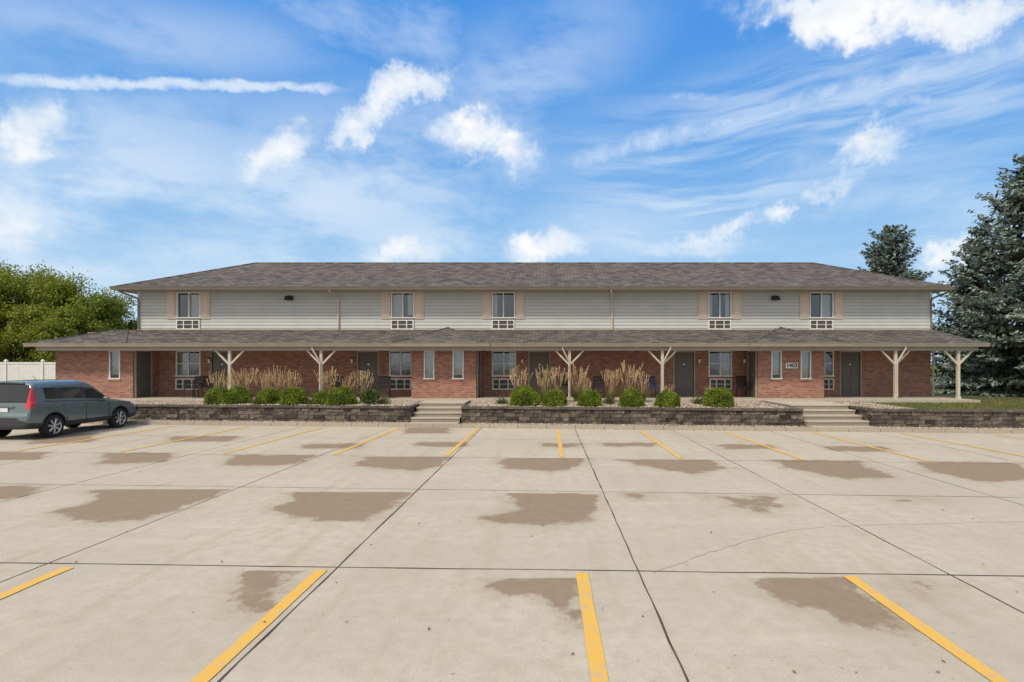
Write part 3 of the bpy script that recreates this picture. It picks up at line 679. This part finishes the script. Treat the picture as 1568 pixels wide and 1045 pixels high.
for u in (322,540,800,1070,1139):
    x=X(u,YW); z=Z(553,YW); tr.box(x-.05,x+.05,YW-.04,YW-.002,z-.08,z+.08,'dark'); tr.tube([(x,YW-.1,z-.1),(x,YW-.1,z+.08)],[.05,.06],'white',8); tr.tube([(x,YW-.1,z+.081),(x,YW-.1,z+.14)],[.075,.02],'dark',8)
x=X(1212,YB); z=Z(560,YB); tr.box(x-.26,x+.26,YB-.03,YB-.002,z-.12,z+.12,'white')
up.obj('siding_walls',bld); br.obj('brick_walls',bld); tr.obj('trim_doors_posts',bld); gl.obj('window_glass',bld); rf.obj('roof',bld)
tx=bpy.data.curves.new('address_number','FONT'); tx.body="1403"; tx.size=.24; tx.extrude=.006; tx.offset=.004; tx.align_x='CENTER'; tx.align_y='CENTER'; tx.materials.append(M['dark'])
to=bpy.data.objects.new('address_number',tx); sc.collection.objects.link(to); to.location=(x,YB-.037,z); to.rotation_euler=(math.pi/2,0,0); to.parent=bld; to.matrix_parent_inverse=Matrix.Translation(-bld.location)
# ---------- plants ----------
M['box_leaf']=leafmat('boxwood_leaf',(.06,.10,.012),(.30,.37,.035),.5,.3)
M['box_core']=simple('shrub_core',(.02,.035,.01),.9)
def shrub_mesh(seed):
    n=5200; dv=R.normal(size=(n,3)); dv[:,2]=np.abs(dv[:,2])*1.0-.12; dv/=np.linalg.norm(dv,axis=1,keepdims=True)
    ph=seed*1.7; bump=1+.06*np.sin(dv[:,0]*7+ph)+.06*np.sin(dv[:,1]*8+ph*2)+.05*np.sin(dv[:,2]*9+dv[:,0]*5)
    rr=R.uniform(.86,1.06,n)*bump; c=dv*np.array([.5,.5,.52])*rr[:,None]; c[:,2]+=.08
    ld=dv+R.normal(size=(n,3))*.7; v,f=np_cards(c,ld,R.uniform(.035,.07,n),R.uniform(.025,.04,n),dv*.8)
    s=MB(); s.ball((0,0,.06),(.43,.43,.45),'box_core',16,10)
    return [(v,f,0),(np.array(s.v),np.array(s.f),1)]
sm=[np_obj('boxwood_shrub',shrub_mesh(i),['box_leaf','box_core']) for i in range(4)]
shr=[(335,38),(365,38),(412,36),(450,41),(494,30),(523,43),(803,43),(849,38),(903,36),(967,38),(1022,38),(1100,45)]
for k,(u,wd) in enumerate(shr):
    D=Dw(X(u,21.5))+.85+random.uniform(-.08,.1); D=max(D,20.3); s=wd*D/850
    o=sm[k] if k<4 else bpy.data.objects.new('boxwood_shrub',sm[k%4].data)
    if k>=4: sc.collection.objects.link(o)
    o.location=(X(u,D),D,.68); o.rotation_euler=(0,0,random.uniform(0,6)); o.scale=(s,s,s*random.uniform(1.0,1.14))
M['blade']=leafmat('grass_blade',(.10,.13,.03),(.32,.28,.10),.6,.35)
M['plume']=leafmat('grass_plume',(.50,.34,.17),(.80,.62,.38),.8,.35)
def grass_mesh(h):
    V=[];Fq=[];mi=[]
    def ribbon(p0,dirv,L,wd,bend,m):
        o=len(V); n=5; s=Vector((-dirv[1],dirv[0],0)); 
        for i in range(n+1):
            t=i/n; p=Vector(p0)+Vector((dirv[0],dirv[1],0))*(bend*L*t*t)+Vector((0,0,L*(t-.35*bend*t*t*t)))
            w=wd*(1-t*.85); V.append(tuple(p-s*w)); V.append(tuple(p+s*w))
        for i in range(n): Fq.append((o+2*i,o+2*i+1,o+2*i+3,o+2*i+2)); mi.append(m)
        return p
    for i in range(240):
        a=random.uniform(0,6.283); r=random.uniform(0,.12); ribbon((r*math.cos(a),r*math.sin(a),0),(math.cos(a),math.sin(a)),h*random.uniform(.35,.6),.007,random.uniform(.2,1.0),0)
    tips=[]
    for i in range(34):
        a=random.uniform(0,6.283); r=random.uniform(0,.1); L=h*random.uniform(.68,1.1); tips.append(((r*math.cos(a),r*math.sin(a)),ribbon((r*math.cos(a),r*math.sin(a),0),(math.cos(a),math.sin(a)),L,.0035,random.uniform(.05,.34),1)))
    c=[];d=[]
    for (p,tip) in tips:
        dr=(tip-Vector((p[0],p[1],0))); dr.normalize()
        for j in range(16):
            t=j/16*.28; q=tip-dr*t+Vector((random.gauss(0,.008),random.gauss(0,.008),.03)); c.append(tuple(q)); d.append((dr.x+random.gauss(0,.25),dr.y+random.gauss(0,.25),dr.z))
    v,f=np_cards(np.array(c),np.array(d),.075,.02)
    return [(np.array(V),np.array([q for q,m in zip(Fq,mi) if m==0]),0),(np.array(V),np.array([q for q,m in zip(Fq,mi) if m==1]),1),(v,f,1)]
gm=[np_obj('feather_reed_grass',grass_mesh(1.3),['blade','plume']) for i in range(3)]
gp=[(332,1),(352,.85),(374,1.0),(403,1.1),(425,.95),(447,1.1),(505,.95),(532,.9),(556,1.1),(795,1.2),(833,1.1),(853,1.05),(884,1.0),(897,.8),(935,1.0),(962,1.05),(984,.95),(1022,.6),(1088,.5)]
for k,(u,s) in enumerate(gp):
    D=22.2+random.uniform(-.25,.2); o=gm[k] if k<3 else bpy.data.objects.new('feather_reed_grass',gm[k%3].data)
    if k>=3: sc.collection.objects.link(o)
    s*=random.uniform(.9,1.1)
    o.location=(X(u,D),D,.7); o.rotation_euler=(random.uniform(-.06,.06),random.uniform(-.06,.06),random.uniform(0,6)); o.scale=(s*1.0,s*1.0,s*random.uniform(.9,1.12))
M['rose_leaf']=leafmat('rose_leaf',(.04,.07,.015),(.12,.18,.05)); M['rose']=islandmat('rose_petal',(.45,.03,.05),(.65,.10,.14),.6)
def rose(u,s,nf):
    n=1300; dv=R.normal(size=(n,3)); dv/=np.linalg.norm(dv,axis=1,keepdims=True); c=dv*R.uniform(.3,1,(n,1))*np.array([.42,.35,.36])*s; c[:,2]+=.38*s
    v1,f1=np_cards(c,R.normal(size=(n,3)),.07,.045)
    dv=R.normal(size=(nf,3)); dv[:,2]=abs(dv[:,2]); dv[:,1]=-abs(dv[:,1]); dv/=np.linalg.norm(dv,axis=1,keepdims=True); c=dv*np.array([.43,.36,.38])*s; c[:,2]+=.4*s
    c=np.repeat(c,4,0)+R.normal(size=(nf*4,3))*.012; v2,f2=np_cards(c,R.normal(size=(nf*4,3)),.045,.04)
    D=21.2; np_obj('rose_bush',[(v1,f1,0),(v2,f2,1)],['rose_leaf','rose'],(X(u,D),D,.68))
rose(566,.9,8)
M['weed']=leafmat('perennial_leaf',(.07,.09,.03),(.22,.2,.08))
for u,s in ((480,.5),(932,.45),(1070,.45),(768,.4),(395,.4),(586,.5)):
    n=500; dv=R.normal(size=(n,3)); dv[:,2]=abs(dv[:,2]); c=dv*np.array([.2,.2,.22])*s*1.3; v1,f1=np_cards(c,dv+np.array([0,0,.5]),.12,.02); D=21.4
    np_obj('perennial_plant',[(v1,f1,0)],['weed'],(X(u,D),D,.7))
# trees
M['tree_leaf']=leafmat('tree_leaf',(.11,.15,.018),(.36,.39,.05),.5,.4)
M['spruce_leaf']=leafmat('spruce_needles',(.10,.135,.105),(.38,.45,.38),.6,.12)
M['spruce_core']=leafmat('spruce_core',(.02,.03,.02),(.06,.065,.035),.8,.0)
def decid(loc,Ht,rad,seed,nl=30,leafn=1500,ls=.2,low=.25,name='deciduous_tree'):
    rg=random.Random(seed); s=MB(); s.tube([(0,0,-.2),(.05,0,Ht*.2),(0,.1,Ht*.45),(.1,0,Ht*.8)],[Ht*.025,Ht*.02,Ht*.014,Ht*.004],'bark',8)
    cs_=[];ds=[];fl=[]
    for i in range(nl):
        a=rg.uniform(0,6.283); t=rg.random()**.8; z=low+(.90-low)*t; env=math.sin(math.pi*min(1,(z-low+.12)/(1.12-low)*.95))**.6
        r=rad*env*rg.uniform(.2,1.08); p=Vector((r*math.cos(a),r*math.sin(a),Ht*z*rg.uniform(.95,1.07)))
        z0=max(Ht*.15,p.z-r*.8-Ht*.1); st_=Vector((0,0,z0))
        s.tube([st_,st_.lerp(p,.55)+Vector((0,0,-.04*Ht)),p],[Ht*.009,Ht*.006,Ht*.002],'bark',5)
        cr=Ht*rg.uniform(.035,.095); n=int(leafn*(cr/Ht/.07)**2*rg.uniform(.6,1.2))+20
        dv=R.normal(size=(n,3)); dv/=np.linalg.norm(dv,axis=1,keepdims=True); rr=R.uniform(.1,1,(n,1))**.5*(1+.4*np.abs(R.normal(size=(n,1))))
        c=dv*rr*cr*np.array([1.25,1.25,.9])+np.array(p); cs_.append(c); ds.append(dv+R.normal(size=(n,3))*.8); fl.append(dv+np.array([0,0,.6]))
    c=np.concatenate(cs_); v,f=np_cards(c,np.concatenate(ds),R.uniform(.7,1.3,len(c))*ls,R.uniform(.45,.8,len(c))*ls,np.concatenate(fl))
    tree=np_obj(name,[(v,f,0)],['tree_leaf'],loc); tk=s.obj('trunk'); tk.parent=tree; return tree
for u,v,D,rad,sd_ in ((5,420,48,4.0,1),(58,404,50,4.3,2),(112,428,49,3.2,3),(158,450,52,2.7,4),(-70,395,48,5,5),(186,492,58,2.0,6),(90,470,46,3.0,8),(20,470,46,3.4,9)):
    decid((X(u,D),D,.6),Z(v,D)-.6,rad,sd_,75,330,.19,.14)
def spruce(loc,Ht,Rd,seed,power=.7,q=.2,dens=1.0):
    rg=random.Random(seed); C=[];Dv=[];CC=[];CD=[]
    s=MB(); s.tube([(0,0,-.2),(0,0,Ht*.5),(0,0,Ht*.97)],[Ht*.02,Ht*.012,.02],'bark',8)
    z=Ht*.03
    while z<Ht*.985:
        f=z/Ht; rl=Rd*((1-f)**power)*(1.0 if f>.12 else .88); nb=rg.randint(6,9) if f<.85 else 5
        for b_ in range(nb):
            a=rg.uniform(0,6.283); L=rl*rg.uniform(.62,1.14)+.12; droop=rg.uniform(.1,.32)*(1-f)-.45*f
            da=np.array([math.cos(a),math.sin(a),0]); sd2=np.array([-math.sin(a),math.cos(a),0])
            nt_=max(3,int(L*5))
            for k in range(nt_):
                t=.25+.75*(k+rg.random())/nt_; side=rg.choice((-1,1)); tl=(.32*L*(1.08-t)+.12)*rg.uniform(.7,1.2)
                p0=da*L*t+np.array([0,0,z-droop*L*t*1.2+.4*L*max(0,t-.55)**1.5])
                td=da*.8+sd2*side*.75+np.array([0,0,-.12]); td/=np.linalg.norm(td)
                n=max(5,int(tl*16*dens)); s_=R.uniform(0,1,n)
                C.append(p0+np.outer(s_*tl,td)+R.normal(size=(n,3))*np.array([.05,.05,.04])); Dv.append(td+R.normal(size=(n,3))*.45)
            n=int(L*6); t=R.uniform(0,.75,n); c=np.outer(t*L,da)+R.normal(size=(n,3))*.12*L; c[:,2]+=z-droop*L*t*1.2; CC.append(c); CD.append(R.normal(size=(n,3)))
            if rg.random()<.3: s.tube([(0,0,z),tuple(da*L*.55+np.array([0,0,z-droop*L*.6]))],[.03,.01],'bark',4)
        z+=Ht*.022*rg.uniform(.6,1.3)+.03
    c=np.concatenate(C); v,f=np_cards(c,np.concatenate(Dv),R.uniform(.7,1.3,len(c))*q,R.uniform(.3,.45,len(c))*q,np.array([0,0,1.0]))
    c2=np.concatenate(CC); v2,f2=np_cards(c2,np.concatenate(CD),.4,.22)
    tree=np_obj('spruce_tree',[(v,f,0),(v2,f2,1)],['spruce_leaf','spruce_core'],loc); tk=s.obj('trunk'); tk.parent=tree; return tree
def sp_(u,v,D,r,sd_,**k): spruce((X(u,D),D,.6),Z(v,D)-.6,r,sd_,**k)
sp_(1582,235,28,4.7,11,q=.24,power=.58)
sp_(1500,348,36,3.7,12,q=.28,power=.6)
sp_(1640,300,38,4.2,13,q=.3)
sp_(1363,348,48,3.8,14,q=.36,power=.42,dens=1.3)
cs_=[]
for i in range(150):
    x=random.uniform(-160,160); y=random.uniform(105,130)
    if abs(x)<35: continue
    n=260; dv=R.normal(size=(n,3)); cs_.append(dv*np.array([2.2,2,1.6])+np.array([x,y,random.uniform(1.5,6)]))
c=np.concatenate(cs_); v,f=np_cards(c,R.normal(size=(len(c),3)),.8,.5); np_obj('distant_trees',[(v,f,0)],['tree_leaf'])
decid((X(1480,40),40,.5),2.6,3.2,40,16,500,.16,name='hedge_bush',low=.1)
decid((X(1560,42),42,.5),2.4,3.2,41,16,500,.16,name='hedge_bush',low=.1)
s=MB(); yF=36; x=X(-160,yF); fz=.2
while x<X(100,yF):
    s.box(x-.07,x+.07,yF-.07,yF+.07,.5,2.3+fz,'white'); s.hexa([(x-.09,yF-.09,2.3+fz),(x+.09,yF-.09,2.3+fz),(x+.09,yF+.09,2.3+fz),(x-.09,yF+.09,2.3+fz),(x-.02,yF-.02,2.4+fz),(x+.02,yF-.02,2.4+fz),(x+.02,yF+.02,2.4+fz),(x-.02,yF+.02,2.4+fz)],'white')
    s.box(x+.071,x+2.32,yF-.04,yF+.04,2.1+fz,2.22+fz,'white'); s.box(x+.071,x+2.32,yF-.04,yF+.04,.65,.8,'white')
    q=x+.08
    while q<x+2.3: s.box(q,q+.14,yF-.015,yF+.015,.8,2.1+fz,'white'); q+=.15
    x+=2.39
s.obj('vinyl_fence',origin=(X(0,yF),yF,.5))
# ---------- chairs ----------
def chair(u,D,rot,mat='dark'):
    s=MB(); 
    for a in (-.25,.25):
        s.tube([(a,-.24,0),(a,-.22,.42),(a*1.05,-.2,.62),(a*1.05,.18,.64)],.02,mat,6); s.tube([(a,.28,0),(a,.2,.42),(a,.3,.92)],.02,mat,6)
    s.box(-.25,.25,-.24,.22,.41,.435,mat)
    for i in range(7):
        z=.47+.065*i; yy=.2+.09*(i/6)
        s.box(-.24,.24,yy,yy+.015,z,z+.05,mat)
    s.tube([(-.25,.3,.93),(.25,.3,.93)],.02,mat,6)
    o=s.obj('porch_chair'); o.location=(X(u,D),D,FL); o.rotation_euler=(0,0,rot)
for u,D,r,m in ((296,24.4,-.3,'dark'),(311,24.6,.3,'dark'),(588,24.2,.2,'dark'),(512,24.6,-.1,'dark'),(862,24.9,.1,'dark'),(916,24.3,-.2,'dark'),(998,24.3,.15,'navy'),(1140,25,.2,'dark')): chair(u,D,r,m)
# ---------- car ----------
car=empty('parked_car',(-15.97,18.4,0))
m,nt,b=newmat('car_paint'); b.inputs['Base Color'].default_value=(.14,.185,.19,1); b.inputs['Metallic'].default_value=.4
b.inputs['Coat Weight'].default_value=.8; b.inputs['Coat Roughness'].default_value=.05
tc=nd(nt,'ShaderNodeTexCoord').outputs['Object']; n=noise(nt,tc,2,4); lk(nt,smooth(nt,n.outputs[0],.3,.7,.26,.4),b.inputs['Roughness']); M['paint']=m
m,nt,b=newmat('car_glass'); b.inputs['Base Color'].default_value=(.012,.016,.018,1); b.inputs['Roughness'].default_value=.05; b.inputs['Specular IOR Level'].default_value=.8; M['cglass']=m
m,nt,b=newmat('tail_lamp'); b.inputs['Base Color'].default_value=(.6,.015,.015,1); b.inputs['Roughness'].default_value=.12; b.inputs['Coat Weight'].default_value=1; M['tail']=m
m,nt,b=newmat('head_lamp'); b.inputs['Base Color'].default_value=(.6,.62,.64,1); b.inputs['Roughness'].default_value=.1; M['lamp']=m
M['tyre']=simple('tyre_rubber',(.018,.018,.018),.85,.2,10); M['alloy']=simple('alloy_wheel',(.55,.56,.57),.3,.05,5,metal=.9)
M['clad']=simple('black_cladding',(.035,.036,.038),.65,.1,8); M['plate']=simple('licence_plate',(.65,.66,.68),.5)
st=[# s,hw,zb,shoulder,belt,rail,roof,wr
(0.00,.78,.42,.60,.66,.67,.68,.60),(0.015,.85,.34,.67,.735,.745,.75,.66),(0.06,.88,.30,.70,.78,.79,.80,.70),(0.085,.885,.29,.80,.93,.95,.965,.74),(0.11,.89,.285,.93,1.05,1.08,1.09,.765),
(.17,.895,.28,.96,1.09,1.26,1.285,.755),(.25,.90,.27,.97,1.10,1.48,1.52,.735),(.31,.90,.265,.97,1.10,1.60,1.67,.72),(.37,.90,.26,.97,1.10,1.625,1.72,.71),(.48,.905,.25,.965,1.095,1.635,1.735,.70),(.56,.905,.25,.96,1.09,1.64,1.745,.70),
(1.10,.91,.24,.95,1.07,1.645,1.755,.70),(1.17,.91,.24,.95,1.06,1.645,1.755,.70),(1.24,.91,.24,.95,1.055,1.645,1.755,.70),(1.60,.91,.24,.94,1.045,1.645,1.755,.70),(2.00,.91,.24,.935,1.03,1.64,1.75,.70),
(2.08,.91,.24,.93,1.025,1.635,1.745,.70),(2.34,.91,.24,.925,1.015,1.60,1.70,.69),(2.52,.905,.24,.92,1.01,1.53,1.63,.685),(2.78,.90,.24,.91,1.005,1.36,1.45,.69),(3.04,.90,.24,.90,.995,1.17,1.24,.71),(3.20,.90,.24,.895,.985,1.06,1.11,.73),
(3.34,.90,.24,.88,.97,1.01,1.05,.71),(3.75,.895,.24,.85,.94,.98,1.02,.67),(4.05,.885,.25,.80,.89,.93,.965,.64),(4.28,.85,.26,.72,.81,.85,.875,.60),(4.42,.78,.28,.62,.71,.74,.76,.55),(4.49,.68,.31,.55,.62,.64,.655,.48),(4.52,.55,.36,.50,.54,.56,.57,.40)]
def prof(p):
    s,hw,zb,sh,be,ra,ro,wr=p
    zb+=.035
    gap=ra-be; gh=gap>.1
    return [(0,zb),(hw*.88,zb),(hw*.975,zb+.08),(hw*.985,zb+.17),(hw,(zb+.17+sh)*.5),(hw*.998,sh-.03),(hw*.985,sh+.02),(hw*.965,be),(hw*.955-.01*gh,be+.04*gap),(wr+(.035 if gh else .01),ra-.09*gap),(wr,ra),(wr*.86,ra+(ro-ra)*.72),(wr*.45,ro),(0,ro+.004)]
V=[]
for p in st:
    pr=prof(p)
    for (x_,z_) in pr: V.append((x_,p[0],z_))
    for (x_,z_) in pr[1:-1][::-1]: V.append((-x_,p[0],z_))
nb=13; per=26; Fc=[]; Mi=[]; mats=['paint','cglass','clad','tail','lamp']
for i in range(len(st)-1):
    s0,s1=st[i][0],st[i+1][0]
    for j in range(per):
        jj=j if j<nb else per-1-j
        m_=0
        if jj in(0,1,2): m_=2
        if jj==8 and ((s0>=.55 and s1<=1.11) or (s0>=1.23 and s1<=2.01) or (s0>=2.07 and s1<=3.05)): m_=1
        if jj==8 and ((s0>1.09 and s1<1.25) or (s0>1.99 and s1<2.09)): m_=2
        if jj>=10 and (s0>=2.51 and s1<=3.21): m_=1
        if jj>=10 and (s0>=.105 and s1<=.315): m_=1
        if jj in(6,7,8,9) and (s0>=.08 and s1<=.315): m_=3
        if jj in (6,7,) and s0>=4.04 and s1<=4.43: m_=4
        Fc.append((i*per+j,i*per+(j+1)%per,(i+1)*per+(j+1)%per,(i+1)*per+j)); Mi.append(m_)
Fc.append(tuple(range(per))[::-1]); Mi.append(2); Fc.append(tuple((len(st)-1)*per+j for j in range(per))); Mi.append(2)
me=bpy.data.meshes.new('body'); me.from_pydata(V,[],Fc)
for q in mats: me.materials.append(M[q])
me.polygons.foreach_set('material_index',Mi); me.polygons.foreach_set('use_smooth',[True]*len(Fc))
bm=bmesh.new(); bm.from_mesh(me); bmesh.ops.recalc_face_normals(bm,faces=bm.faces); bm.to_mesh(me); bm.free()
body=bpy.data.objects.new('body',me); sc.collection.objects.link(body)
ss=body.modifiers.new('s','SUBSURF'); ss.levels=2; ss.render_levels=2
cuts=[]
for sy in (.88,3.50):
    for sx in (-1,1):
        bm=bmesh.new(); bmesh.ops.create_cone(bm,cap_ends=True,segments=40,radius1=.395,radius2=.395,depth=.34); c_=bpy.data.meshes.new('c'); bm.to_mesh(c_); bm.free()
        c_.materials.append(M['clad'])
        co_=bpy.data.objects.new('c',c_); sc.collection.objects.link(co_); co_.rotation_euler=(0,math.pi/2,0); co_.location=(sx*.80,sy,.37); cuts.append(co_)
        bo=body.modifiers.new('b','BOOLEAN'); bo.operation='DIFFERENCE'; bo.object=co_; bo.solver='EXACT'; bo.material_mode='TRANSFER'
bpy.context.view_layer.update()
dg=bpy.context.evaluated_depsgraph_get(); nm=bpy.data.meshes.new_from_object(body.evaluated_get(dg)); body.modifiers.clear(); body.data=nm
for c_ in cuts: bpy.data.objects.remove(c_)
nm.polygons.foreach_set('use_smooth',[True]*len(nm.polygons))
nm.set_sharp_from_angle(angle=math.radians(35))
parts=[body]
d=MB()
def side(sx,pts,wd,mat,x=.905):
    for (a,b_) in zip(pts[:-1],pts[1:]): d.tube([(sx*x,a[0],a[1]),(sx*x,b_[0],b_[1])],wd,mat,4)
for sx in (-1,1):
    side(sx,[(1.20,1.02),(1.20,.80),(1.32,.60),(1.34,.40)],.006,'dark',.906)
    side(sx,[(2.04,1.0),(2.05,.40)],.006,'dark',.907); side(sx,[(2.98,.96),(3.0,.70),(2.99,.40)],.006,'dark',.901)
    side(sx,[(1.34,.42),(2.99,.42)],.012,'clad',.905)
    for s_ in (1.30,2.16): d.tube([(sx*.905,s_,.87),(sx*.925,s_+.03,.875),(sx*.925,s_+.15,.875),(sx*.905,s_+.18,.87)],.014,'paint',6)
    d.ball((sx*.99,2.72,1.08),(.095,.06,.08),'paint',14,10); d.box(*sorted((sx*.86,sx*.96)),2.72,2.77,1.01,1.04,'clad')
    for sy in (.88,3.50):
        d.tube([(sx*.893,sy+.41*math.cos(t),.37+.41*math.sin(t)) for t in np.linspace(-.05,math.pi+.05,20)],.020,'clad',6)
    d.tube([(sx*.864,.58,1.12),(sx*.866,1.2,1.095),(sx*.868,2.0,1.06),(sx*.866,2.9,1.02)],.010,'dark',4)
d.box(-.26,.26,.045,.062,.84,.96,'plate'); d.box(-.42,.42,.03,.062,.975,1.005,'paint')
d.tube([(-.5,.30,1.68),(0,.28,1.71),(.5,.30,1.68)],.03,'paint',6)
d.tube([(0,.12,1.13),(.4,.14,1.15)],.012,'dark',6)
d.box(-.35,.35,4.5,4.535,.50,.60,'dark')
d.tube([(.3,.9,1.75),(.3,.82,1.88)],[.01,.004],'dark',5)
parts.append(d.obj('body_details'))
def wheel(x,s_,sx):
    q=MB(); n=36; pr=[(.20,-.11),(.33,-.11),(.345,-.08),(.348,0),(.345,.08),(.33,.11),(.235,.115),(.225,.10),(.215,.03)]
    for i in range(n):
        t=2*math.pi*i/n
        for r_,o_ in pr: q.v.append((x+sx*o_,s_+r_*math.cos(t),.348+r_*math.sin(t)))
    k=len(pr)
    for i in range(n):
        for j in range(k-1):
            q.f.append((i*k+j,i*k+j+1,((i+1)%n)*k+j+1,((i+1)%n)*k+j)); q.m.append(q.mi('tyre' if j<6 else 'alloy'))
    q.tube([(x+sx*.0,s_,.348),(x+sx*.03,s_,.348)],.222,'dark',24)
    q.tube([(x+sx*.03,s_,.348),(x+sx*.105,s_,.348)],[.06,.05],'alloy',16)
    for i in range(7):
        t0=2*math.pi*i/7+.3
        for off in (-.10,.10):
            t=t0+off
            q.tube([Vector((x+sx*.095,s_+.04*math.cos(t0),.348+.04*math.sin(t0))),Vector((x+sx*.088,s_+.225*math.cos(t),.348+.225*math.sin(t)))],[.022,.016],'alloy',6)
    return q.obj('wheel')
for sy in (.88,3.50):
    for sx in (-1,1): parts.append(wheel(sx*.79,sy,sx))
for p in parts:
    p.parent=car; p.location=(0,-2.27,0)
